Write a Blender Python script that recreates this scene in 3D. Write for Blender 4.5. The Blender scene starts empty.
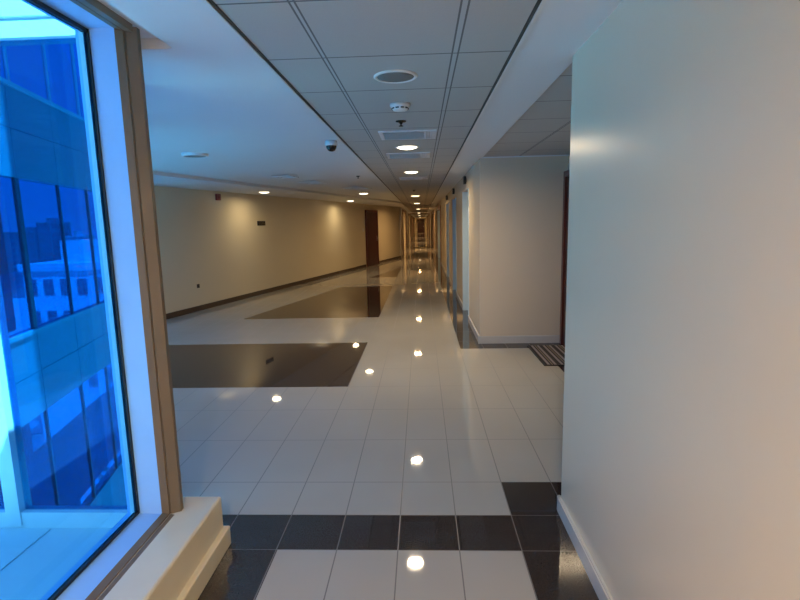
import bpy, bmesh, math, random
from mathutils import Vector, Matrix
random.seed(4)
S = bpy.context.scene
COL = S.collection
PI = math.pi
ZC = 2.383            # ceiling height
EYE = 1.6

# ------------------------------------------------------------------ camera
F = 510.7
PITCH, YAW, ROLL = 0.1492, 0.0444, -0.0228
cam = bpy.data.cameras.new('camera')
camo = bpy.data.objects.new('camera', cam); COL.objects.link(camo)
cam.sensor_fit = 'HORIZONTAL'; cam.sensor_width = 36.0
cam.lens = F / 800.0 * 36.0
cam.clip_start = 0.02; cam.clip_end = 1500
fw = Vector((-math.sin(YAW) * math.cos(PITCH), math.cos(YAW) * math.cos(PITCH), -math.sin(PITCH)))
rt = Vector((math.cos(YAW), math.sin(YAW), 0)); up = rt.cross(fw)
rr = rt * math.cos(ROLL) + up * math.sin(ROLL); uu = up * math.cos(ROLL) - rt * math.sin(ROLL)
camo.matrix_world = Matrix(((rr.x, uu.x, -fw.x, 0), (rr.y, uu.y, -fw.y, 0), (rr.z, uu.z, -fw.z, EYE), (0, 0, 0, 1)))
S.camera = camo

# ------------------------------------------------------------------ exposure
S.view_settings.view_transform = 'Standard'
S.view_settings.look = 'None'
S.view_settings.gamma = 1
S.view_settings.use_curve_mapping = False
S.view_settings.exposure = -0.47

# ------------------------------------------------------------------ sky
SKY = 4.1
w = bpy.data.worlds.new('World'); S.world = w
w.use_nodes = True
nt = w.node_tree
bg = nt.nodes['Background']
tc = nt.nodes.new('ShaderNodeTexCoord')
sep = nt.nodes.new('ShaderNodeSeparateXYZ')
rmp = nt.nodes.new('ShaderNodeValToRGB')
rmp.color_ramp.elements[0].position = 0.0
rmp.color_ramp.elements[0].color = (0.85, 0.93, 1.0, 1)
rmp.color_ramp.elements[1].position = 0.6
rmp.color_ramp.elements[1].color = (0.62, 0.82, 1.0, 1)
nt.links.new(tc.outputs['Generated'], sep.inputs[0])
nt.links.new(sep.outputs['Z'], rmp.inputs[0])
nt.links.new(rmp.outputs[0], bg.inputs[0])
bg.inputs[1].default_value = SKY

# high sun from over the roof: it lights the ground, the ledge and the wing, and never enters the windows
sl = bpy.data.lights.new('sun', 'SUN'); sl.energy = 60.0; sl.angle = .009; sl.color = (1, .95, .87)
so = bpy.data.objects.new('sun', sl); COL.objects.link(so)
so.rotation_euler = Vector((-.42, .34, -.84)).to_track_quat('-Z', 'Y').to_euler()

# lamp strengths
LAMP_NEAR = 42.0
LAMP_FAR = 36.0
LAMP_LEFT = 15.0
WARM = (1.0, 0.60, 0.26)
LEFTC = (1.0, 0.78, 0.46)
NEARC = (1.0, 0.76, 0.48)
GLASS_TINT = (0.055, 0.295, 0.60)

# sky portals: they only help sample the daylight through the two window walls
def portal(loc, rot, sx, sy):
    l = bpy.data.lights.new('sky_portal', 'AREA'); l.shape = 'RECTANGLE'; l.size = sx; l.size_y = sy
    l.cycles.is_portal = True
    o = bpy.data.objects.new('sky_portal', l); COL.objects.link(o)
    o.location = loc; o.rotation_euler = rot
    return o
portal((-1.45, 1.49, 1.34), (0, -PI / 2, 0), 2.15, 1.4)
P0 = Vector((-1.30, 2.275)); P1 = Vector((-4.70, 8.24))
D2 = (P1 - P0).normalized(); N2 = Vector((D2.y, -D2.x))     # N2 points indoors
m2 = (P0 + P1) / 2
portal((m2.x - N2.x * .1, m2.y - N2.y * .1, 1.27), (0, -PI / 2, math.atan2(N2.y, N2.x)), 2.4, (P1 - P0).length)

# ------------------------------------------------------------------ helpers
def tag(o, label=None, cat=None, group=None, kind=None):
    if label: o['label'] = label
    if cat: o['category'] = cat
    if group: o['group'] = group
    if kind: o['kind'] = kind
    return o

def obj(name, bm, mats, parent=None, smooth=False):
    me = bpy.data.meshes.new(name)
    bmesh.ops.recalc_face_normals(bm, faces=bm.faces[:])
    bm.to_mesh(me); bm.free()
    if not isinstance(mats, (list, tuple)): mats = [mats]
    for m in mats: me.materials.append(m)
    if smooth:
        for p in me.polygons: p.use_smooth = True
    o = bpy.data.objects.new(name, me); COL.objects.link(o)
    if parent is not None: o.parent = parent
    return o

def thing(name, label, cat, loc=(0, 0, 0), rotz=0, group=None):
    o = bpy.data.objects.new(name, None); COL.objects.link(o)
    o.empty_display_size = .1
    o.location = loc; o.rotation_euler = (0, 0, rotz)
    return tag(o, label, cat, group)

def dup(root, loc, label, rotz=None):
    r = root.copy(); COL.objects.link(r); r.location = loc; r['label'] = label
    if rotz is not None: r.rotation_euler = (0, 0, rotz)
    for ch in list(root.children):
        c = ch.copy(); COL.objects.link(c); c.parent = r
        for g in list(ch.children):
            d = g.copy(); COL.objects.link(d); d.parent = c
    return r

def box(bm, x0, x1, y0, y1, z0, z1, mi=0):
    v = [bm.verts.new(p) for p in ((x0, y0, z0), (x1, y0, z0), (x1, y1, z0), (x0, y1, z0),
                                   (x0, y0, z1), (x1, y0, z1), (x1, y1, z1), (x0, y1, z1))]
    for f in ((0, 3, 2, 1), (4, 5, 6, 7), (0, 1, 5, 4), (1, 2, 6, 5), (2, 3, 7, 6), (3, 0, 4, 7)):
        bm.faces.new([v[i] for i in f]).material_index = mi
    return v

def bevbox(bm, x0, x1, y0, y1, z0, z1, b=.004, seg=2):
    t = bmesh.new(); box(t, x0, x1, y0, y1, z0, z1)
    bmesh.ops.bevel(t, geom=t.edges[:], offset=b, segments=seg, affect='EDGES', profile=.5)
    merge(bm, t)

def merge(bm, t, mat=None):
    me = bpy.data.meshes.new('tmp'); t.to_mesh(me); t.free()
    if mat is not None: me.transform(mat)
    bm.from_mesh(me); bpy.data.meshes.remove(me)

def prism(bm, pts, z0, z1, fn=None):
    fn = fn or (lambda x, y, z: (x, y, z))
    a = [bm.verts.new(fn(x, y, z0)) for x, y in pts]
    b = [bm.verts.new(fn(x, y, z1)) for x, y in pts]
    n = len(pts)
    bm.faces.new(a[::-1]); bm.faces.new(b)
    for i in range(n):
        bm.faces.new((a[i], a[(i + 1) % n], b[(i + 1) % n], b[i]))

def yprism(bm, pts, y0, y1, fn=None):          # pts are (x, z), extruded along y
    fn = fn or (lambda x, y, z: (x, y, z))
    a = [bm.verts.new(fn(x, y0, z)) for x, z in pts]
    b = [bm.verts.new(fn(x, y1, z)) for x, z in pts]
    n = len(pts)
    bm.faces.new(a); bm.faces.new(b[::-1])
    for i in range(n):
        bm.faces.new((a[i], b[i], b[(i + 1) % n], a[(i + 1) % n]))

def lathe(bm, prof, n=32, cx=0, cy=0):          # prof: (r, z)
    rings = []
    for r, z in prof:
        if r < 1e-6: rings.append([bm.verts.new((cx, cy, z))])
        else: rings.append([bm.verts.new((cx + r * math.cos(2 * PI * i / n), cy + r * math.sin(2 * PI * i / n), z)) for i in range(n)])
    for a, b in zip(rings, rings[1:]):
        for i in range(n):
            j = (i + 1) % n
            if len(a) == 1 and len(b) == 1: continue
            if len(a) == 1: bm.faces.new((a[0], b[i], b[j]))
            elif len(b) == 1: bm.faces.new((a[i], a[j], b[0]))
            else: bm.faces.new((a[i], a[j], b[j], b[i]))

# ------------------------------------------------------------------ materials
MATS = {}
def mat(name, col, rough=.5, metal=0, spec=.5, coat=0, noise=None, bump=0, bscale=200):
    m = bpy.data.materials.new(name); m.use_nodes = True
    n = m.node_tree; b = n.nodes['Principled BSDF']
    b.inputs['Base Color'].default_value = (*col, 1)
    b.inputs['Roughness'].default_value = rough
    b.inputs['Metallic'].default_value = metal
    b.inputs['Specular IOR Level'].default_value = spec
    b.inputs['Coat Weight'].default_value = coat
    tcn = n.nodes.new('ShaderNodeTexCoord')
    nz = n.nodes.new('ShaderNodeTexNoise'); nz.inputs['Scale'].default_value = (noise or (8, .06))[0]
    nz.inputs['Detail'].default_value = 4
    n.links.new(tcn.outputs['Object'], nz.inputs['Vector'])
    amt = (noise or (8, .05))[1]
    mx = n.nodes.new('ShaderNodeMix'); mx.data_type = 'RGBA'
    mx.inputs['A'].default_value = (*[c * (1 - amt) for c in col], 1)
    mx.inputs['B'].default_value = (*[min(1, c * (1 + amt)) for c in col], 1)
    n.links.new(nz.outputs['Fac'], mx.inputs['Factor'])
    n.links.new(mx.outputs['Result'], b.inputs['Base Color'])
    if bump:
        n2 = n.nodes.new('ShaderNodeTexNoise'); n2.inputs['Scale'].default_value = bscale
        n.links.new(tcn.outputs['Object'], n2.inputs['Vector'])
        bp = n.nodes.new('ShaderNodeBump'); bp.inputs['Strength'].default_value = bump; bp.inputs['Distance'].default_value = .002
        n.links.new(n2.outputs['Fac'], bp.inputs['Height']); n.links.new(bp.outputs[0], b.inputs['Normal'])
    MATS[name] = m
    return m

def emit(name, col, s):
    m = bpy.data.materials.new(name); m.use_nodes = True
    n = m.node_tree; n.nodes.clear()
    e = n.nodes.new('ShaderNodeEmission'); e.inputs[0].default_value = (*col, 1); e.inputs[1].default_value = s
    o = n.nodes.new('ShaderNodeOutputMaterial'); n.links.new(e.outputs[0], o.inputs[0])
    return m

def glass(name, tint, gloss=.06, refl=(1, 1, 1)):
    m = bpy.data.materials.new(name); m.use_nodes = True
    n = m.node_tree; n.nodes.clear()
    t = n.nodes.new('ShaderNodeBsdfTransparent'); t.inputs[0].default_value = (*[c ** .5 for c in tint], 1)     # two faces per pane
    g = n.nodes.new('ShaderNodeBsdfGlossy'); g.inputs['Roughness'].default_value = 0.0; g.inputs[0].default_value = (*refl, 1)
    lw = n.nodes.new('ShaderNodeFresnel'); ge = n.nodes.new('ShaderNodeNewGeometry')
    io = n.nodes.new('ShaderNodeMapRange'); io.inputs['To Min'].default_value = 1.45; io.inputs['To Max'].default_value = 1 / 1.45
    n.links.new(ge.outputs['Backfacing'], io.inputs['Value']); n.links.new(io.outputs[0], lw.inputs[0])
    mu = n.nodes.new('ShaderNodeMath'); mu.operation = 'MULTIPLY'; mu.inputs[1].default_value = gloss / .04
    mu.use_clamp = True
    n.links.new(lw.outputs[0], mu.inputs[0])
    mx = n.nodes.new('ShaderNodeMixShader')
    n.links.new(mu.outputs[0], mx.inputs[0]); n.links.new(t.outputs[0], mx.inputs[1]); n.links.new(g.outputs[0], mx.inputs[2])
    o = n.nodes.new('ShaderNodeOutputMaterial'); n.links.new(mx.outputs[0], o.inputs[0])
    return m

class X:
    """tiny expression builder for math nodes"""
    def __init__(s, nt, sock): s.nt = nt; s.s = sock
    def op(s, o, b=None, c=None):
        m = s.nt.nodes.new('ShaderNodeMath'); m.operation = o
        s.nt.links.new(s.s, m.inputs[0])
        for i, q in ((1, b), (2, c)):
            if q is None: continue
            if isinstance(q, X): s.nt.links.new(q.s, m.inputs[i])
            else: m.inputs[i].default_value = q
        return X(s.nt, m.outputs[0])
    def __add__(s, b): return s.op('ADD', b)
    def __sub__(s, b): return s.op('SUBTRACT', b)
    def __mul__(s, b): return s.op('MULTIPLY', b)
    def gt(s, b): return s.op('GREATER_THAN', b)
    def lt(s, b): return s.op('LESS_THAN', b)
    def mx(s, b): return s.op('MAXIMUM', b)
    def band(s, a, b): return s.gt(a) * s.lt(b)
    def near(s, p, hw): return (s - p).op('ABSOLUTE').lt(hw)
    def grid(s, phase, pitch, hw):                # 1 on lines phase + k*pitch
        return (s - (phase - pitch / 2)).op('FLOORED_MODULO', pitch).op('SUBTRACT', pitch / 2).op('ABSOLUTE').lt(hw)

def coords(n):
    tcn = n.nodes.new('ShaderNodeTexCoord'); sp = n.nodes.new('ShaderNodeSeparateXYZ')
    n.links.new(tcn.outputs['Object'], sp.inputs[0])
    return tcn, X(n, sp.outputs[0]), X(n, sp.outputs[1]), X(n, sp.outputs[2])

def mixc(n, fac, a, b):
    m = n.nodes.new('ShaderNodeMix'); m.data_type = 'RGBA'
    n.links.new(fac.s if isinstance(fac, X) else fac, m.inputs['Factor'])
    for k, v in (('A', a), ('B', b)):
        if isinstance(v, tuple): m.inputs[k].default_value = (*v, 1)
        else: n.links.new(v, m.inputs[k])
    return m.outputs['Result']

def noise(n, tcn, scale, detail=3):
    z = n.nodes.new('ShaderNodeTexNoise'); z.inputs['Scale'].default_value = scale; z.inputs['Detail'].default_value = detail
    n.links.new(tcn.outputs['Object'], z.inputs['Vector'])
    return z.outputs['Fac']

def floor_material():
    m = bpy.data.materials.new('polished_floor_tiles'); m.use_nodes = True
    n = m.node_tree; b = n.nodes['Principled BSDF']
    tcn, x, y, z = coords(n)
    wall = y * .2376 + (-5.20)
    left = x.lt(-.757) * x.gt(wall)
    dark = left * y.band(4.885, 6.785)
    dark = dark.mx(left * y.band(8.67, 13.09))
    dark = dark.mx(left * y.band(15.27, 18.75))
    dark = dark.mx(x.gt(-1.32) * y.band(2.312, 2.620))
    dark = dark.mx(x.lt(-.744) * x.gt(-1.05) * y.lt(2.312))
    dark = dark.mx(x.gt(.467) * y.lt(2.984))
    dark = dark.mx(x.gt(.476) * y.gt(6.37) * y.lt(26.0))
    dark = dark.mx(x.gt(1.487) * y.band(2.0, 6.4))
    jx = x.grid(.163, .3045, .0029)
    jy = y.grid(2.984, .6315, .0026)
    jy = jy * y.gt(2.8)
    jy = jy.mx(y.near(2.620, .0022)).mx(y.near(2.312, .0022)).mx(y.near(1.68, .002))
    j = jx.mx(jy)
    n1 = noise(n, tcn, 1.3, 2)
    light = mixc(n, n1, (.37, .355, .315), (.44, .42, .375))
    sp = noise(n, tcn, 140, 2)
    darkc = mixc(n, sp, (.012, .009, .008), (.060, .045, .040))
    brown = left * y.gt(4.0)                      # the rectangles by the slanted wall are a warmer brown stone, laid without open joints
    darkc = mixc(n, brown, darkc, mixc(n, sp, (.034, .024, .019), (.070, .051, .041)))
    col = mixc(n, dark, light, darkc)
    jc = mixc(n, dark, (.13, .12, .11), (.12, .105, .095))
    j = j * (dark * brown * -1.0 + 1.0)
    col = mixc(n, j, col, jc)
    n.links.new(col, b.inputs['Base Color'])
    r = (X(n, noise(n, tcn, 3.0, 2)) * .02) + .022
    r = r + j * .4
    n.links.new(r.s, b.inputs['Roughness'])
    b.inputs['Specular IOR Level'].default_value = .5
    b.inputs['IOR'].default_value = 1.52
    return m

def tileceil_material(name, xl, pitch, phase):
    m = bpy.data.materials.new(name); m.use_nodes = True
    n = m.node_tree; b = n.nodes['Principled BSDF']
    tcn, x, y, z = coords(n)
    thin = y.grid(phase, pitch, .0055)
    bar = None
    for a, c in xl:
        t = x.near(a, .004).mx(x.near(c, .004)); thin = thin.mx(t)
        u = x.band(min(a, c), max(a, c)); bar = u if bar is None else bar.mx(u)
    n1 = noise(n, tcn, 320, 2)
    col = mixc(n, n1, (.43, .40, .36), (.51, .48, .435))
    col = mixc(n, bar, col, (.47, .46, .43))
    col = mixc(n, thin, col, (.14, .13, .12))
    n.links.new(col, b.inputs['Base Color'])
    b.inputs['Roughness'].default_value = .75
    return m

M_floor = floor_material()
M_wall = mat('glossy_cream_paint', (.70, .62, .45), .30, noise=(2, .02))
M_wallr = mat('glossy_offwhite_paint', (.66, .57, .425), .27, noise=(2, .02))
M_gyp = mat('white_ceiling_paint', (.70, .71, .71), .6, noise=(2, .02))
M_tile = tileceil_material('mineral_ceiling_tiles', ((-.456, -.436), (.158, .186)), .626, 2.55)
M_tile2 = tileceil_material('recess_ceiling_tiles', ((1.238, 1.254),), .617, 3.676)
M_base_l = mat('pale_skirting_tile', (.56, .55, .51), .22)
M_base_d = mat('brown_skirting_tile', (.075, .05, .035), .25)
M_gap = mat('dark_shadow_gap', (.05, .045, .035), .7)
M_beadw = mat('white_metal_bead', (.7, .69, .66), .35)
M_wood = mat('dark_red_wood', (.055, .012, .010), .3, noise=(14, .3))
M_woodf = mat('red_brown_door_frame', (.10, .022, .017), .3, noise=(14, .3))
M_woodo = mat('warm_brown_wood', (.20, .075, .03), .35, noise=(14, .25))
M_alu_w = mat('daylight_blue_lining', (.30, .56, .90), .3)  # blue daylight on the window frame, painted into its base colour
M_alu_b = mat('taupe_window_casing', (.165, .12, .075), .4)
M_black = mat('black_rubber', (.008, .008, .01), .45)
M_blackp = mat('black_plastic', (.012, .012, .013), .25)
M_whitep = mat('white_plastic', (.72, .73, .72), .3)
M_grille = mat('grey_speaker_mesh', (.20, .20, .19), .6, bump=.6, bscale=600)
M_red = mat('red_alarm_plastic', (.22, .012, .018), .3)
M_chrome = mat('brushed_steel', (.6, .6, .6), .3, metal=1)
M_jamb = mat('daylight_tinted_jamb', (.60, .77, .83), .2)  # pale jambs with the bluish window light put into the colour
M_sill = mat('cream_sill_paint', (.66, .60, .46), .35)
M_led = emit('warm_lamp_lens', (1.0, .86, .60), 9.0)
M_ledf = emit('amber_lamp_lens', (1.0, .78, .45), 7.0)
M_glass = glass('blue_tinted_glass', GLASS_TINT, .012)
M_glass2 = glass('deep_blue_glass', (.008, .30, .58), .03, (.2, .5, 1))
M_ext_w = mat('white_exterior_panel', (.86, .87, .86), .4)
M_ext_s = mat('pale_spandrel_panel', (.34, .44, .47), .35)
M_ext_s2 = mat('darker_spandrel_panel', (.22, .30, .34), .35)  # darker version of the spandrel panel, used on the lower bands
M_ext_d = mat('dark_exterior_mullion', (.05, .06, .07), .4)
M_ledge = mat('pale_roof_ledge', (.72, .74, .75), .5)
M_ground = mat('sandy_ground', (.46, .43, .38), .9, noise=(.06, .3))
M_city_w = mat('white_render', (.72, .70, .66), .8)
M_city_d = mat('grey_tower_concrete', (.13, .14, .16), .7)
M_city_m = mat('pale_tower_concrete', (.42, .42, .42), .8)
M_cwin = mat('dark_window_glass', (.04, .05, .07), .2)
M_trunk = mat('palm_trunk', (.10, .07, .045), .9)
M_frond = mat('palm_frond', (.05, .09, .03), .6)

# ------------------------------------------------------------------ floor and ceiling
def struct(name, bm, m, label=None, cat=None, parent=None):
    o = obj(name, bm, m, parent)
    if parent is None: tag(o, label, cat, kind='structure')
    return o

WX = lambda y: -6.649 + .2376 * y                # plane of the slanted left wall
WANG = math.atan(.2376)
WN = Vector((math.cos(WANG), -math.sin(WANG)))   # its inward normal
WD = Vector((math.sin(WANG), math.cos(WANG)))    # its running direction
YE = 23.85                                       # where it meets the long corridor
LX = -.955                                        # left side of long corridor
RX = .747                                        # right side of corridor
END = 81.6

outline = [(-1.38, -4.1), (-1.38, 2.27), (P0.x - .03, P0.y), (P1.x - .05, P1.y), (P1.x + .02, P1.y + .1), (WX(YE), YE), (-1.6, YE + .2), (-1.6, END + .1), (2.1, END + .1), (2.1, -4.1)]
bm = bmesh.new(); prism(bm, outline, -.12, 0)
struct('floor', bm, M_floor, 'polished off-white tile floor with dark brown tile bands and rectangles', 'floor')

# plaster ceiling on the left: flat, with a shallow pocket over the near window and a slightly lower band along the slanted wall
EX = -.722
BAND = 1.34
bx_ = lambda y: WX(y) + BAND
ycut = (EX - BAND + 6.649) / .2376               # where the band meets the tiled strip
yfac = (6.649 - BAND) / (.2376 + .57); pfac = (-.57 * yfac, yfac)     # where it meets the window wall
bm = bmesh.new()
prism(bm, [(-1.08, -4.1), (EX, -4.1), (EX, ycut), pfac, (P0.x - .03, 2.345), (-1.08, 2.345)], ZC, ZC + .2)
prism(bm, [(-1.40, -4.1), (-1.08, -4.1), (-1.08, 2.345), (-1.40, 2.345)], 2.428, ZC + .2)
struct('ceiling_left', bm, M_gyp, 'smooth white plaster ceiling left of the tiled strip', 'ceiling')
bm = bmesh.new()
prism(bm, [pfac, (EX, ycut), (EX, YE), (WX(YE), YE), (P1.x + .02, P1.y + .1), (P1.x - .05, P1.y)], 2.33, ZC + .2)
struct('trim_1', bm, M_gyp, 'lower plaster ceiling band along the slanted left wall', 'bulkhead')
bm = bmesh.new(); prism(bm, [(EX, -4.1), (.439, -4.1), (.439, END), (EX, END)], ZC, ZC + .2)
struct('ceiling', bm, M_tile, 'grey mineral tile ceiling strip along the corridor', 'ceiling')
bm = bmesh.new()
prism(bm, [(.439, -4.1), (.774, -4.1), (.774, END), (.439, END)], ZC, ZC + .2)
prism(bm, [(.774, 6.64), (2.1, 6.64), (2.1, END), (.774, END)], ZC, ZC + .2)
prism(bm, [(-1.6, YE), (EX, YE), (EX, END), (-1.6, END)], ZC, ZC + .2)
prism(bm, [(.774, -4.1), (2.1, -4.1), (2.1, 2.66), (.774, 2.66)], ZC, ZC + .2)
struct('ceiling_right', bm, M_gyp, 'smooth white plaster ceiling band right of the tiled strip', 'ceiling')
bm = bmesh.new(); prism(bm, [(.774, 2.66), (2.1, 2.66), (2.1, 6.64), (.774, 6.64)], ZC + .015, ZC + .2)
struct('ceiling_recess', bm, M_tile2, 'grey tile ceiling over the recess by the red door', 'ceiling')
# edge trims of the tiled strip
bm = bmesh.new()
box(bm, EX - .007, EX + .007, -4, YE, ZC - .004, ZC + .001, 0)
box(bm, EX - .024, EX - .007, -4, YE, ZC - .008, ZC + .001, 1)
obj_t = obj('trim_2', bm, [M_gap, M_beadw]); tag(obj_t, 'thin dark edge trim on the left of the tiled ceiling strip', 'trim', kind='structure')
bm = bmesh.new()
box(bm, .432, .446, -4, END, ZC - .004, ZC + .001, 0)
box(bm, .446, .462, -4, END, ZC - .008, ZC + .001, 1)
obj_t = obj('trim_3', bm, [M_gap, M_beadw]); tag(obj_t, 'thin dark edge trim on the right of the tiled ceiling strip', 'trim', kind='structure')

# ------------------------------------------------------------------ walls
RY0, RY1, RXD = 2.665, 6.645, 1.845                 # recess with the red door
bm = bmesh.new(); prism(bm, [(RX, -4), (2.05, -4), (2.05, RY0), (RX, RY0)], 0, ZC)
bmesh.ops.bevel(bm, geom=[e for e in bm.edges if abs(e.verts[0].co.x - RX) < 1e-4 and abs(e.verts[1].co.x - RX) < 1e-4 and abs(e.verts[0].co.y - RY0) < 1e-4 and abs(e.verts[1].co.y - RY0) < 1e-4], offset=.006, segments=2, affect='EDGES')
struct('wall_right', bm, M_wallr, 'large off-white wall close on the right', 'wall')
def skirt(pts_pairs, h, t, m, name, label):      # pts_pairs: list of (p, q, normal)
    bm = bmesh.new()
    for p, q, nrm in pts_pairs:
        p, q, nrm = Vector(p), Vector(q), Vector(nrm)
        a, b2 = p + nrm * t, q + nrm * t
        prism(bm, [tuple(p), tuple(q), tuple(b2), tuple(a)], 0, h - .006)
        a2, b3 = p + nrm * (t * .6), q + nrm * (t * .6)
        prism(bm, [tuple(p), tuple(q), tuple(b3), tuple(a2)], h - .006, h)
    return struct(name, bm, m, label, 'baseboard')
skirt([((RX, -4), (RX, RY0 + .018), (-1, 0)), ((RX - .018, RY0), (RXD, RY0), (0, 1))], .085, .018, M_base_l, 'baseboard_right', 'pale skirting at the foot of the near right wall')

bm = bmesh.new(); box(bm, RXD, 2.1, RY0, RY1, 0, ZC)
struct('wall_recess', bm, M_wallr, 'side wall of the recess holding the red door', 'wall')
# corridor wall on the right with door recesses, in segments
REC = [(8.17, 9.27), (11.1, 12.2), (14.05, 15.2), (20.0, 23.4), (30.0, 33.0), (37.0, 40.0), (46.0, 49.0), (55.0, 58.0), (66.0, 70.0)]
DEPTH = .34; HEAD = 2.12
def wall_with_recesses(bm, xf, xb, y0, y1, recs, head):
    y = y0
    lo, hi = min(xf, xb), max(xf, xb)
    for a, b in recs:
        box(bm, lo, hi, y, a, 0, ZC)
        box(bm, lo, hi, a, b, head, ZC)
        y = b
    box(bm, lo, hi, y, y1, 0, ZC)
bm = bmesh.new(); wall_with_recesses(bm, RX, RX + DEPTH, RY1, END, REC, HEAD)
box(bm, RX + DEPTH, RX + DEPTH + .15, RY1, END, 0, ZC)
box(bm, RX + DEPTH + .15, 2.1, RY1, RY1 + .25, 0, ZC)
struct('wall_corridor', bm, M_wallr, 'off-white wall beyond the recess, running down the right of the corridor', 'wall')
bs = [((RX, RY1 - .018), (RX, REC[0][0]), (-1, 0)), ((RX - .018, RY1), (RXD, RY1), (0, -1))]
for (a, b), (c, d) in zip(REC, REC[1:]): bs.append(((RX, b), (RX, c), (-1, 0)))
skirt(bs, .10, .014, M_base_l, 'baseboard_corridor', 'pale skirting on the recess end wall and right corridor wall')

# slanted left wall
LW0 = Vector((WX(P1.y), P1.y)); LW1 = Vector((WX(YE), YE))
bm = bmesh.new()
prism(bm, [tuple(LW0), tuple(LW1), tuple(LW1 - WN * .2), tuple(LW0 - WN * .2)], 0, ZC)
struct('wall_left', bm, M_wall, 'long cream wall slanting away on the far left', 'wall')
def onw(y, d=0):
    p = Vector((WX(y), y)) + WN * d
    return p
skirt([(tuple(onw(P1.y)), tuple(onw(19.12)), tuple(WN)), (tuple(onw(20.62)), tuple(onw(YE)), tuple(WN))], .10, .016, M_base_d, 'baseboard_left', 'dark brown skirting at the foot of the slanted left wall')

# far corridor, left side
LREC = [(27.2, 31.5), (39.0, 45.0), (51.0, 55.0), (62.0, 66.0), (71.0, 74.0)]
bm = bmesh.new(); wall_with_recesses(bm, LX, LX - .4, YE, END, LREC, 2.2)
box(bm, LX - .55, LX - .4, YE, END, 0, ZC)
struct('wall_far', bm, M_wall, 'far corridor wall on the left with a row of door recesses', 'wall')
bm = bmesh.new(); box(bm, -1.6, 2.1, END - .6, END, 0, ZC)
struct('wall_end', bm, M_wall, 'small wall closing the far end of the corridor', 'wall')
bm = bmesh.new(); box(bm, -1.6, 2.1, -4.2, -4, 0, ZC)
struct('wall_back', bm, M_wall, 'wall behind the viewpoint', 'wall')

# dark strip across the far ceiling, wood architraves round the far openings
bm = bmesh.new(); box(bm, LX, RX, 43.5, 44.2, ZC - .05, ZC)
struct('trim_4', bm, M_wood, 'dark beam across the ceiling deep in the far corridor', 'beam')
bm = bmesh.new()
for a, b in REC[3:]:
    for y0, y1 in ((a - .45, a), (b, b + .45)): box(bm, RX - .02, RX + .01, y0, y1, .0, HEAD + .12)
    box(bm, RX - .02, RX + .01, a, b, HEAD, HEAD + .12)
struct('trim_5', bm, M_woodo, 'red brown wood surrounds of the far right openings', 'architrave')
bm = bmesh.new()
for a, b in LREC:
    for y0, y1 in ((a - .9, a), (b, b + .9)): box(bm, LX - .01, LX + .02, y0, y1, .0, 2.30)
    box(bm, LX - .01, LX + .02, a, b, 2.2, 2.30)
struct('trim_6', bm, M_woodo, 'red brown wood surrounds of the far left openings', 'architrave')

# ------------------------------------------------------------------ window beside the camera
win = thing('window_1', 'large blue-tinted window on the near left', 'window'); win['kind'] = 'structure'
TOP = 2.415; BOT = .275; GX = -1.35; LXW = -1.24; CXW = -1.166; JY = 2.185; YW = .80
bm = bmesh.new()
prism(bm, [(GX - .06, JY), (LXW, JY), (LXW, 2.275), (GX - .06, 2.275)], .20, 2.428)
yprism(bm, [(GX - .06, .16), (LXW, .16), (LXW, BOT - .008), (GX - .06, BOT)], YW, JY)
yprism(bm, [(GX - .06, TOP), (LXW, TOP + .008), (LXW, 2.428), (GX - .06, 2.428)], YW, JY)
prism(bm, [(GX - .06, YW - .06), (LXW, YW - .06), (LXW, YW), (GX - .06, YW)], BOT, TOP)
obj('window_lining', bm, M_alu_w, win)
bm = bmesh.new()
prism(bm, [(LXW, JY - .008), (LXW + .03, JY + .002), (LXW + .032, JY + .010), (LXW + .038, JY + .008), (CXW, 2.214), (CXW, 2.24), (-1.20, 2.275), (LXW, 2.275)], .24, 2.428)
yprism(bm, [(LXW, .20), (CXW, .20), (CXW, .262), (LXW + .038, .268), (LXW + .032, .264), (LXW + .03, .270), (LXW, .277)], YW, JY)
yprism(bm, [(LXW, 2.428), (CXW, 2.428), (CXW, 2.398), (LXW + .038, 2.405), (LXW + .032, 2.410), (LXW + .03, 2.407), (LXW, 2.413)], YW, JY)
obj('window_casing', bm, M_alu_b, win)
bm = bmesh.new()
prism(bm, [(GX - .009, JY - .010), (GX, JY - .010), (GX, JY), (GX - .009, JY)], BOT, TOP)
yprism(bm, [(GX - .02, BOT), (GX, BOT), (GX, BOT + .012), (GX - .02, BOT + .012)], YW, JY - .014)
yprism(bm, [(GX - .02, TOP - .016), (GX, TOP - .016), (GX, TOP), (GX - .02, TOP)], YW, JY - .014)
obj('window_gasket', bm, M_black, win)
bm = bmesh.new()
prism(bm, [(GX - .034, JY - .020), (GX - .014, JY - .020), (GX - .014, JY), (GX - .034, JY)], BOT, TOP)
obj('window_outer_bead', bm, M_ext_w, win)
bm = bmesh.new()
prism(bm, [(GX - .013, YW), (GX - .009, YW), (GX - .009, JY), (GX - .013, JY)], BOT, TOP)
obj('window_glass', bm, M_glass, win)
# low plinth under it
bm = bmesh.new()
bevbox(bm, -1.38, -1.025, YW - .02, 2.355, 0, .265, .012, 3)
o = struct('trim_7', bm, M_sill, 'low cream sill wall under the near window', 'sill')
bm = bmesh.new(); bevbox(bm, -1.05, -.996, YW - .02, 2.362, 0, .100, .006, 2)
o = struct('baseboard_window', bm, M_sill, 'cream skirting at the foot of the low window sill', 'baseboard')

bm = bmesh.new(); box(bm, -1.40, -1.16, -4, YW - .02, 0, 2.428)
struct('wall_window', bm, M_wallr, 'plain wall behind the viewpoint on the window side', 'wall')

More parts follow.
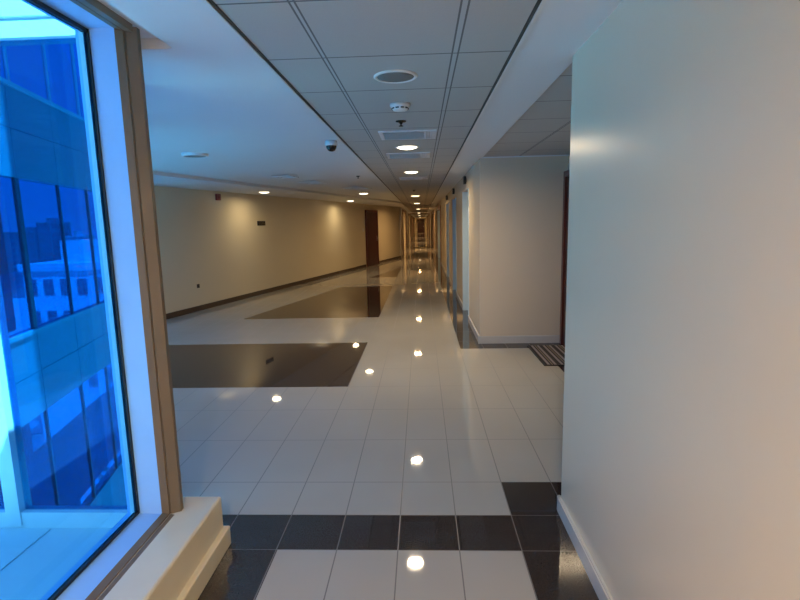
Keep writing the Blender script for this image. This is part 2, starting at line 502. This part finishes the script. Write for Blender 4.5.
# ------------------------------------------------------------------ window wall running back from the mullion
win2 = thing('window_2', 'tall window wall hidden behind the near mullion', 'window'); win2['kind'] = 'structure'
def along(s, d): return P0 + D2 * s + N2 * d
L2 = (P1 - P0).length
def seg(bm, s0, s1, d0, d1, z0, z1):
    prism(bm, [tuple(along(s0, d0)), tuple(along(s1, d0)), tuple(along(s1, d1)), tuple(along(s0, d1))], z0, z1)
bm = bmesh.new()
for k in range(5):
    s = .03 + (L2 - .06) * k / 4
    seg(bm, s - .03, s + .03, -.06, .02, 0, ZC)
seg(bm, 0, L2, -.06, .02, 0, .10); seg(bm, 0, L2, -.06, .02, ZC - .06, ZC)
obj('window_frame', bm, M_alu_w, win2)
bm = bmesh.new(); seg(bm, .02, L2 - .02, -.024, -.016, .08, ZC - .04)
obj('window_glass', bm, M_glass, win2)

# ------------------------------------------------------------------ doors
def door_leaf(parent, w, h, m_frame, m_leaf, handle_side=1):
    """door standing at local x = 0..w, facing local -y, frame proud of y = 0"""
    bm = bmesh.new()
    box(bm, -.07, 0, -.03, .03, 0, h + .07); box(bm, w, w + .07, -.03, .03, 0, h + .07); box(bm, 0, w, -.03, .03, h, h + .07)
    obj('door_frame', bm, m_frame, parent)
    bm = bmesh.new(); bevbox(bm, .003, w - .003, -.012, .028, .006, h - .003, .003, 1)
    for z0, z1 in ((.25, .95), (1.1, h - .2)):
        bevbox(bm, .16, w - .16, -.018, -.010, z0, z1, .003, 1)
    lf = obj('door_leaf', bm, m_leaf, parent)
    bm = bmesh.new()
    hx = w - .08 if handle_side > 0 else .08
    bevbox(bm, hx - .02, hx + .02, -.022, -.010, .93, 1.13, .004, 1)
    bevbox(bm, hx - .10 if handle_side > 0 else hx, hx if handle_side > 0 else hx + .10, -.060, -.044, 1.03, 1.05, .005, 1)
    bevbox(bm, hx - .008, hx + .008, -.060, -.020, 1.03, 1.05, .003, 1)
    obj('door_handle', bm, M_chrome, lf)

d = thing('door_1', 'dark red wooden door in the recess past the right wall', 'door', (RXD - .03, 6.545, 0), -PI / 2); d['kind'] = 'structure'
door_leaf(d, .95, 2.12, M_woodf, M_wood)
p = onw(19.25, .03)
d = thing('door_2', 'dark red door in the slanted left wall', 'door', (p.x, p.y, 0), PI / 2 - WANG); d['kind'] = 'structure'
door_leaf(d, 1.24, 2.05, M_woodf, M_wood)
d = thing('door_3', 'dark door closing the far end of the corridor', 'door', (-.55, END - .63, 0), 0); d['kind'] = 'structure'
door_leaf(d, 1.0, 2.1, M_wood, M_wood)
n = 4
for a, b in REC:
    d = thing('door_%d' % n, 'door set in a recess of the right corridor wall, number %d from the near end' % (n - 3), 'door', (RX + DEPTH - .03, b - .09, 0), -PI / 2); d['kind'] = 'structure'
    door_leaf(d, b - a - .18, 2.02, M_woodf, M_wood); n += 1
for i, (a, b) in enumerate(LREC):
    d = thing('door_%d' % n, 'door set in a recess of the far left corridor wall, number %d from the near end' % (i + 1), 'door', (LX - .4 + .03, a + .09, 0), PI / 2); d['kind'] = 'structure'
    door_leaf(d, b - a - .18, 2.02, M_woodf, M_wood); n += 1
# pale jamb linings of the right hand recesses
ordn = ['first', 'second', 'third', 'fourth']
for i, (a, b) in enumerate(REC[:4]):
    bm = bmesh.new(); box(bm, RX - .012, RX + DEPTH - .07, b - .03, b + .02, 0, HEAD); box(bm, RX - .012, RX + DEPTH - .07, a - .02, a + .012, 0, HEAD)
    struct('trim_%d' % (9 + i), bm, M_jamb, 'pale daylight-tinted jamb of the %s opening along the right corridor wall' % ordn[i], 'door jamb')

# ------------------------------------------------------------------ lamps
def lamp_light(parent, energy, col, r, spot=True, z=-.02):
    l = bpy.data.lights.new('downlight_beam', 'AREA'); l.energy = energy; l.color = col; l.shape = 'DISK'; l.size = 2 * r
    l.spread = math.radians(170)
    o = bpy.data.objects.new('downlight_beam', l); COL.objects.link(o); o.parent = parent; o.location = (0, 0, -.0275)
    return o
def make_downlight(loc, label, r=.10, m=None, energy=20, col=NEARC, group='round ceiling downlights along the corridor'):
    t = thing('downlight', label, 'ceiling light', loc, 0, group)
    bm = bmesh.new(); lathe(bm, [(r + .022, 0), (r + .022, -.004), (r + .012, -.008), (r, -.006), (r - .004, 0)])
    obj('trim_ring', bm, M_whitep, t, True)
    bm = bmesh.new(); lathe(bm, [(0, -.026), (r * .35, -.0245), (r * .65, -.019), (r * .88, -.011), (r - .003, -.004), (r - .003, 0), (0, 0)])
    obj('lens', bm, m or M_led, t, True)
    if energy: lamp_light(t, energy, col, r * .80)
    return t
make_downlight((-.133, 5.49, ZC), 'round lit downlight nearest on the tiled ceiling strip', .105, energy=LAMP_NEAR)
make_downlight((-.14, 8.12, ZC), 'round lit downlight second along the tiled ceiling strip', .105, energy=LAMP_NEAR)
names = ['third', 'fourth', 'fifth', 'sixth', 'seventh', 'eighth']
for i, yy in enumerate((15.2, 20.9, 29.7, 41.5, 55.5, 76.5)):
    make_downlight((-.16, yy, ZC), 'round lit downlight %s along the tiled ceiling strip' % names[i], .13, M_ledf, LAMP_FAR * (.9, 1.3, 2.4, 3.0, 3.5, 3.0)[i], WARM)
for yy, e in ((-.9, 2.6), (-2.9, 2.8)):
    make_downlight((-.13, yy, ZC), 'round downlight on the tiled strip behind the viewpoint, ' + ('nearer' if yy > -2 else 'farther') + ' of two', .105, energy=LAMP_NEAR * e, col=(1.0, .74, .49))
# left hand lights
make_downlight((-3.364, 11.086, 2.33), 'round lit downlight in the lowered step over the slanted wall, nearest', .11, energy=LAMP_LEFT * .85, col=LEFTC, group='round downlights on the left ceiling')
make_downlight((-2.194, 16.2, 2.33), 'round lit downlight in the lowered step near the left door', .11, energy=LAMP_LEFT, col=LEFTC, group='round downlights on the left ceiling')
make_downlight((-1.47, 13.38, ZC), 'round lit downlight on the plaster just outside the lowered step', .12, energy=LAMP_LEFT * .6, col=LEFTC, group='round downlights on the left ceiling')
t = thing('ceiling_lamp', 'unlit round white ceiling fitting hanging off the left plaster ceiling', 'ceiling light', (-2.41, 5.55, ZC))
bm = bmesh.new(); lathe(bm, [(.135, 0), (.135, -.026), (.120, -.030), (.112, -.026), (.112, 0)]); obj('lamp_rim', bm, M_whitep, t, True)
bm = bmesh.new(); lathe(bm, [(0, -.024), (.113, -.024), (.113, 0), (0, 0)]); obj('lamp_lens', bm, M_grille, t)

# ------------------------------------------------------------------ ceiling fittings
t = thing('ceiling_speaker', 'round grey ceiling speaker nearest on the tiled strip', 'speaker', (-.125, 2.895, ZC))
bm = bmesh.new(); lathe(bm, [(.118, 0), (.118, -.005), (.110, -.010), (.100, -.007), (.098, 0)]); obj('speaker_rim', bm, M_beadw, t, True)
bm = bmesh.new(); lathe(bm, [(0, -.008), (.06, -.0075), (.099, -.005), (.099, 0), (0, 0)]); obj('speaker_grille', bm, M_grille, t, True)

t = thing('smoke_detector', 'white round smoke detector between speaker and sprinkler', 'smoke detector', (-.128, 3.547, ZC))
bm = bmesh.new(); lathe(bm, [(0, 0), (.068, 0), (.068, -.014), (.060, -.024), (0, -.024)]); obj('detector_base', bm, M_whitep, t, True)
bm = bmesh.new(); lathe(bm, [(.054, -.024), (.054, -.032), (.045, -.042), (0, -.045), (0, -.024)]); obj('detector_chamber', bm, M_whitep, t, True)
bm = bmesh.new()
for k in range(10):
    a = 2 * PI * k / 10; q = bmesh.new(); box(q, .048, .057, -.011, .011, -.034, -.027); merge(bm, q, Matrix.Rotation(a, 4, 'Z'))
obj('detector_vents', bm, M_blackp, t)

def sprinkler(loc, label, s=1.0):
    t = thing('sprinkler', label, 'sprinkler', loc, 0, 'ceiling sprinklers')
    bm = bmesh.new(); lathe(bm, [(0, 0), (.042 * s, 0), (.040 * s, -.007), (.015 * s, -.010), (.011 * s, -.022), (0, -.022)], 20); obj('sprinkler_rose', bm, M_blackp, t, True)
    bm = bmesh.new(); lathe(bm, [(0, -.022), (.006, -.022), (.006, -.034), (.018 * s, -.036), (.018 * s, -.039), (0, -.039)], 16); obj('deflector', bm, M_blackp, t, True)
sprinkler((-.144, 4.118, ZC), 'small black sprinkler behind the smoke detector')
sprinkler((-1.025, 8.57, ZC), 'tiny dark sprinkler on the left plaster beside the tiled strip', .8)
for x, y, lab in ((-3.756, 8.02, 'small unlit round fitting in the lowered ceiling band nearest the window side'), (-2.946, 11.64, 'small unlit round fitting in the lowered ceiling band past the black plaque')):
    t = thing('unlit_downlight', lab, 'ceiling light', (x, y, 2.33), 0, 'unlit fittings in the lowered ceiling band')
    bm = bmesh.new(); lathe(bm, [(.10, 0), (.10, -.008), (.09, -.012), (.08, -.008), (.08, 0)]); obj('trim_ring', bm, M_whitep, t, True)
    bm = bmesh.new(); lathe(bm, [(0, -.006), (.081, -.006), (.081, 0), (0, 0)]); obj('lens', bm, M_whitep, t)
sprinkler((-.16, 12.56, ZC), 'tiny dark sprinkler far along the tiled strip', .9)

def air_vent(loc, label, wx=.5, wy=.42):
    t = thing('air_vent', label, 'air vent', loc, 0, 'white air vents on the tiled ceiling strip')
    bm = bmesh.new()
    a, b = wx / 2, wy / 2
    for x0, x1, y0, y1 in ((-a, a, -b, -b + .035), (-a, a, b - .035, b), (-a, -a + .035, -b + .035, b - .035), (a - .035, a, -b + .035, b - .035)):
        box(bm, x0, x1, y0, y1, -.012, 0)
    obj('vent_frame', bm, M_whitep, t)
    bm = bmesh.new(); box(bm, -a + .03, a - .03, -b + .03, b - .03, -.001, 0); obj('vent_back', bm, M_beadw, t)
    n = 6
    for k in range(n):
        y = -b + .06 + (wy - .12) * k / (n - 1)
        bm = bmesh.new(); q = bmesh.new(); box(q, -a + .035, a - .11, -.018, .018, -.0012, .0012)
        merge(bm, q, Matrix.Translation((0, y, -.011)) @ Matrix.Rotation(.5, 4, 'X')); obj('vent_slat', bm, M_whitep, t)
    for k in range(3):
        bm = bmesh.new(); x = a - .095 + .024 * k
        q = bmesh.new(); box(q, -.009, .009, -b + .035, b - .035, -.0012, .0012)
        merge(bm, q, Matrix.Translation((x, 0, -.009)) @ Matrix.Rotation(.6, 4, 'Y')); obj('vent_fin', bm, M_whitep, t)
    return t
v0 = air_vent((-.105, 4.73, ZC), 'white slatted air vent just before the nearest downlight')
dup(v0, (-.135, 6.13, ZC), 'white slatted air vent between first and second downlights')
dup(v0, (-.12, 9.24, ZC), 'white slatted air vent beyond the second downlight')

t = thing('dome_camera', 'white dome security camera with black lens on left plaster ceiling', 'security camera', (-.838, 4.967, ZC))
bm = bmesh.new(); lathe(bm, [(0, 0), (.055, 0), (.060, -.02), (.058, -.045), (0, -.045)]); obj('camera_housing', bm, M_whitep, t, True)
bm = bmesh.new(); lathe(bm, [(.050, -.045), (.047, -.065), (.035, -.085), (.018, -.095), (0, -.098), (0, -.045)]); obj('camera_dome', bm, M_blackp, t, True)

def diffuser(loc, label, s):
    t = thing('ceiling_diffuser', label, 'air vent', loc, -WANG, 'white square diffusers on the left plaster ceiling')
    bm = bmesh.new()
    for k, r in enumerate((1, .72, .44)):
        a = s / 2 * r; b = a - s * .075
        z0 = -.036 + .009 * k
        for x0, x1, y0, y1 in ((-a, a, -a, -b), (-a, a, b, a), (-a, -b, -b, b), (b, a, -b, b)): box(bm, x0, x1, y0, y1, z0, z0 + .008)
    obj('diffuser_rings', bm, M_whitep, t)
    bm = bmesh.new(); box(bm, -s * .46, s * .46, -s * .46, s * .46, -.003, 0); obj('diffuser_back', bm, M_whitep, t)
    bm = bmesh.new(); box(bm, -s * .1, s * .1, -s * .1, s * .1, -.020, -.002); obj('diffuser_core', bm, M_whitep, t)
diffuser((-2.107, 8.08, ZC), 'white square ceiling diffuser leftmost of the three on plaster', .32)
diffuser((-1.924, 9.30, ZC), 'white square ceiling diffuser in the middle of three on plaster', .40)
diffuser((-1.353, 11.07, ZC), 'white square ceiling diffuser nearest the tiled strip, beside two downlights', .50)

# ------------------------------------------------------------------ things on the slanted left wall
def on_wall(name, label, cat, y, z):
    p = onw(y, 0)
    return thing(name, label, cat, (p.x, p.y, z), PI / 2 - WANG)     # local -y points indoors, local x runs along the wall
t = on_wall('fire_alarm', 'small red fire alarm box high on the slanted left wall', 'fire alarm', 10.475, 2.145)
bm = bmesh.new(); bevbox(bm, -.065, .065, -.05, 0, 0, .13, .008); obj('alarm_body', bm, M_red, t)
bm = bmesh.new(); q = bmesh.new(); lathe(q, [(.04, 0), (.04, .012), (.03, .018), (0, .018)], 20); merge(bm, q, Matrix.Translation((0, -.05, .065)) @ Matrix.Rotation(PI / 2, 4, 'X')); obj('alarm_sounder', bm, M_red, t, True)
t = on_wall('wall_plaque', 'small black rectangular plaque on the slanted left wall', 'plaque', 12.065, 1.63)
bm = bmesh.new(); bevbox(bm, -.16, .16, -.022, 0, 0, .085, .004); obj('plaque_panel', bm, M_blackp, t)
bm = bmesh.new(); bevbox(bm, -.17, .17, -.012, 0, -.01, .095, .003); obj('plaque_backing', bm, M_blackp, t)
t = on_wall('wall_socket', 'tiny dark socket low on the slanted left wall', 'socket', 9.68, .445)
bm = bmesh.new(); bevbox(bm, -.035, .035, -.012, 0, 0, .075, .003); obj('socket_plate', bm, M_base_d, t)
bm = bmesh.new()
for sx in (-.012, .012): box(bm, sx - .004, sx + .004, -.0125, -.011, .035, .045)
obj('socket_holes', bm, M_black, t)
t = on_wall('light_switch', 'white light switch left of the door in the slanted wall', 'switch', 18.95, 1.32)
bm = bmesh.new(); bevbox(bm, -.045, .045, -.012, 0, 0, .12, .003); obj('switch_plate', bm, M_whitep, t)
bm = bmesh.new(); bevbox(bm, -.018, .018, -.018, -.010, .03, .09, .003); obj('switch_rocker', bm, M_whitep, t)

# ------------------------------------------------------------------ doormat
def rugmat():
    m = bpy.data.materials.new('striped_doormat_pile'); m.use_nodes = True
    n = m.node_tree; b = n.nodes['Principled BSDF']
    tcn, x, y, z = coords(n)
    s = x.grid(.055, .075, .014)
    s2 = x.grid(.095, .150, .006)
    nz = noise(n, tcn, 220, 2)
    light = mixc(n, nz, (.20, .17, .16), (.36, .32, .31))
    dk = mixc(n, nz, (.012, .010, .010), (.05, .042, .04))
    c = mixc(n, s, dk, light); c = mixc(n, s2, c, (.25, .20, .13))
    n.links.new(c, b.inputs['Base Color']); b.inputs['Roughness'].default_value = .95
    return m
t = thing('doormat', 'dark doormat with pale stripes on the tiles by the red door', 'doormat', (1.335, 5.545, 0))
bm = bmesh.new(); bevbox(bm, .02, .46, .02, .91, .001, .012, .003); obj('mat_pile', bm, rugmat(), t)
bm = bmesh.new()
for x0, x1, y0, y1 in ((0, .48, 0, .022), (0, .48, .908, .93), (0, .022, .022, .908), (.458, .48, .022, .908)): bevbox(bm, x0, x1, y0, y1, 0, .010, .003, 1)
obj('mat_border', bm, M_black, t)

# ------------------------------------------------------------------ little black boxes over the right openings
t0 = None
for i, (a, b) in enumerate(REC[:3]):
    lab = 'small black box sign above the %s opening along the right corridor wall' % ordn[i]
    loc = (RX, a + .38, 2.205)
    if t0 is None:
        t0 = thing('door_sign', lab, 'sign', loc, 0, 'black box signs over the right openings')
        bm = bmesh.new(); bevbox(bm, -.052, -.006, -.05, .05, 0, .125, .006); obj('sign_body', bm, M_blackp, t0)
        bm = bmesh.new(); box(bm, -.008, 0, -.03, .03, .03, .10); obj('sign_bracket', bm, M_blackp, t0)
    else: dup(t0, loc, lab)

# ------------------------------------------------------------------ outside: ledge and glazed screen
bm = bmesh.new(); box(bm, -4.2, -1.42, -4, 2.80, -.40, -.20)
for xs in (-2.3,): box(bm, xs - .012, xs + .012, -4, 2.78, -.20, -.192)
tag(obj('roof_ledge', bm, M_ledge), 'pale flat ledge just outside the near window', 'ledge', kind='structure')
scr = thing('glazed_screen', 'white framed glass screen standing across the ledge outside the window', 'glass screen', (-2.522, 2.80, -.20))
def lean2(x, y, z): return (x, y, z)
bm = bmesh.new(); box(bm, -1.5, 1.05, 0, .08, 0, .10); obj('bottom_rail', bm, M_ext_w, scr)
bm = bmesh.new(); prism(bm, [(-.045, -.01), (.045, -.01), (.045, .09), (-.045, .09)], .02, 2.82, lean2); obj('post', bm, M_ext_w, scr)
bm = bmesh.new(); box(bm, -1.5, 1.0, 0, .12, 2.82, 2.902); box(bm, -1.5, 1.0, 0, .12, 2.926, 3.6); obj('header_panel', bm, M_ext_w, scr)
bm = bmesh.new(); box(bm, -1.5, 1.0, .03, .10, 2.902, 2.926); obj('header_strip', bm, M_ext_s, scr)
bm = bmesh.new(); box(bm, -1.5, 1.0, .035, .045, .09, 2.83); obj('screen_glass', bm, M_glass2, scr)

# ------------------------------------------------------------------ outside: glazed wing of the building
wing = thing('building_wing', 'blue glazed office wing with pale spandrel bands outside the window', 'building')
WA = math.atan(.235)
wd = Vector((-math.sin(WA), math.cos(WA))); wn = Vector((math.cos(WA), math.sin(WA)))
def wp(y): return Vector((-4.2 - .235 * y, y))
def wseg(bm, y0, y1, d0, d1, z0, z1):
    a, b = wp(y0), wp(y1)
    prism(bm, [tuple(a + wn * d0), tuple(b + wn * d0), tuple(b + wn * d1), tuple(a + wn * d1)], z0, z1)
def gridbars(ys, z0, z1, hw, m, name='mullion'):
    for y in ys:
        bm = bmesh.new(); wseg(bm, y - hw, y + hw, -.03, .02, z0, z1); obj(name, bm, m, wing)
YB0, YB1 = 5.2, 15.5
rowA = [6.3, 7.6, 8.84, 10.0, 11.2, 12.4, 13.6, 14.8]
rowB = [6.2, 7.45, 8.75, 9.93, 11.15, 12.4, 13.6, 14.8]
for z0, z1 in ((2.39, 3.09), (3.10, 3.70), (-1.17, -.53), (-.52, .07), (6.2, 7.4), (-4.8, -3.4)):
    for a, b in zip([YB0] + rowB, rowB + [YB1]):
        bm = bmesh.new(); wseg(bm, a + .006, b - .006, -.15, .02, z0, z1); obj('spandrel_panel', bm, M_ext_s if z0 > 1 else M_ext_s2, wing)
for z in (3.70, .07):
    bm = bmesh.new(); wseg(bm, YB0, YB1, -.1, .06, z, z + .06); obj('sill_rail', bm, M_ext_w if z > 1 else M_ext_s, wing)
gridbars(rowA, 3.76, 6.2, .022, M_ext_w)
gridbars(rowB[2:], .13, 2.39, .016, M_ext_d); gridbars(rowB[:2], .13, 2.39, .05, M_ext_d)
gridbars(rowB, -3.4, -1.17, .022, M_ext_d)
for z0, z1 in ((3.76, 6.2), (.13, 2.39), (-3.4, -1.17)):
    bm = bmesh.new(); wseg(bm, YB0, YB1, -.01, -.002, z0, z1); obj('glass_band', bm, M_glass2, wing)

# unseen mass added to shade the wing, cut back so the screen stays sunlit
bm = bmesh.new(); prism(bm, [(-1.30, 3.6), (12, 3.6), (12, 85), (-1.30, 85)], 2.62, 16)
tag(obj('shade_block', bm, M_ext_s), 'unseen mass added above the corridor to shade the wing outside', 'building', kind='structure')

for y0, y1, z0, z1 in ((YB0, 7.45, .13, 2.39), (YB0, 7.45, -3.4, -1.17), (7.45, YB1, -3.4, -1.9)):  # dark sheets added behind the glass to darken these panes
    bm = bmesh.new(); wseg(bm, y0, y1, -.30, -.25, z0, z1); obj('darkening_panel', bm, M_ext_d, wing)

# ------------------------------------------------------------------ outside: ground, city, palms
bm = bmesh.new(); box(bm, -400, 60, -60, 500, -25.2, -25)
tag(obj('ground', bm, M_ground), 'sandy ground far below the window', 'ground', kind='structure')
def building(label, cx, cy, wx, wy, top, m, nx, nz, win_h=.5, zmin=-12):
    t = thing('building', label, 'building', (cx, cy, -25), 0, 'city buildings seen through the window')
    h = top + 25
    bm = bmesh.new(); box(bm, -wx / 2, wx / 2, -wy / 2, wy / 2, 0, h); obj('building_wall', bm, m, t)
    bm = bmesh.new(); box(bm, -wx / 2 - .2, wx / 2 + .2, -wy / 2 - .2, wy / 2 + .2, h, h + .6); box(bm, -wx * .2, wx * .1, -wy * .2, wy * .2, h + .6, h + 2.4); obj('building_roof', bm, m, t)
    zlo = zmin + 25
    for i in range(nx):
        for k in range(nz):
            cw, chh = wx / nx, (h - zlo) / nz
            x0 = -wx / 2 + cw * (i + .22); z0 = zlo + chh * (k + .25)
            bm = bmesh.new(); box(bm, x0, x0 + cw * .56, -wy / 2 - .05, -wy / 2 + .05, z0, z0 + chh * win_h); obj('window', bm, M_cwin, t)
    # side windows facing the viewer
    for k in range(nz):
        chh = (h - zlo) / nz; z0 = zlo + chh * (k + .25)
        bm = bmesh.new(); box(bm, wx / 2 - .05, wx / 2 + .05, -wy * .4, wy * .4, z0, z0 + chh * win_h); obj('window_strip', bm, M_cwin, t)
building('white low block with square windows, nearest of the city buildings', -29.6, 44, 5.6, 8, -1.6, M_city_w, 4, 4)
building('white block beside the nearest one, farther right in the city', -28.6, 58, 8, 8, -.5, M_city_w, 4, 4)
building('dark broad tower left among the distant city towers', -160, 205, 13, 14, 1.0, M_city_d, 5, 8, .5, -20)
building('dark tall tower with flat top among the distant city towers', -150, 205, 5.5, 12, 4.5, M_city_d, 4, 9, .5, -20)
building('pale tower right of the dark pair in the distance', -143, 210, 5, 12, -1, M_city_m, 4, 8, .5, -20)
building('hazy dark tower right in the distance', -133, 200, 9, 12, -4, M_city_d, 5, 7, .5, -20)
building('pale slim tower far right in the distance', -122.5, 205, 5, 12, -1, M_city_m, 3, 8, .5, -20)
# low white walls and palms at ground level
for i, (cx, cy, wx, hh) in enumerate(((-36.5, 50.5, 8, 6), (-44, 68, 16, 8))):
    t = thing('low_building', 'low white walled shed ' + ('in front of the white blocks' if i == 0 else 'behind the nearer shed') + ' below the window', 'building', (cx, cy, -25), .25)
    bm = bmesh.new(); box(bm, -wx / 2, wx / 2, -2, 2, 0, hh); obj('shed_wall', bm, M_city_w, t)
    bm = bmesh.new(); box(bm, -wx / 2 - .4, wx / 2 + .4, -2.4, 2.4, hh, hh + .4); obj('shed_roof', bm, M_city_m, t)
def palm(loc, label, h):
    t = thing('palm_tree', label, 'tree', loc, random.random() * 6, 'palms on the ground outside')
    bm = bmesh.new(); lathe(bm, [(0, 0), (.32, 0), (.22, h * .3), (.18, h), (0, h)], 10); obj('trunk', bm, M_trunk, t, True)
    bm = bmesh.new()
    for k in range(16):
        a = 2 * PI * k / 16 + random.random() * .3; up = random.uniform(-.2, .9)
        pts = []
        for s in range(7):
            u = s / 6; r = 2.9 * u; z = h + up * 2.2 * u - 2.6 * u * u
            wdt = .34 * math.sin(PI * min(1, .12 + u * .88)) + .02
            c, sn = math.cos(a), math.sin(a)
            pts.append([(r * c - wdt * sn, r * sn + wdt * c, z - .12), (r * c, r * sn, z), (r * c + wdt * sn, r * sn - wdt * c, z - .12)])
        vs = [[bm.verts.new(q) for q in row] for row in pts]
        for r0, r1 in zip(vs, vs[1:]):
            for j in range(2): bm.faces.new((r0[j], r0[j + 1], r1[j + 1], r1[j]))
    obj('fronds', bm, M_frond, t)
palm((-26.0, 34.5, -25), 'tall palm rising before the white shed, left of two', 9.5)
palm((-21.0, 37, -25), 'palm rising before the white shed, right of two', 8.0)
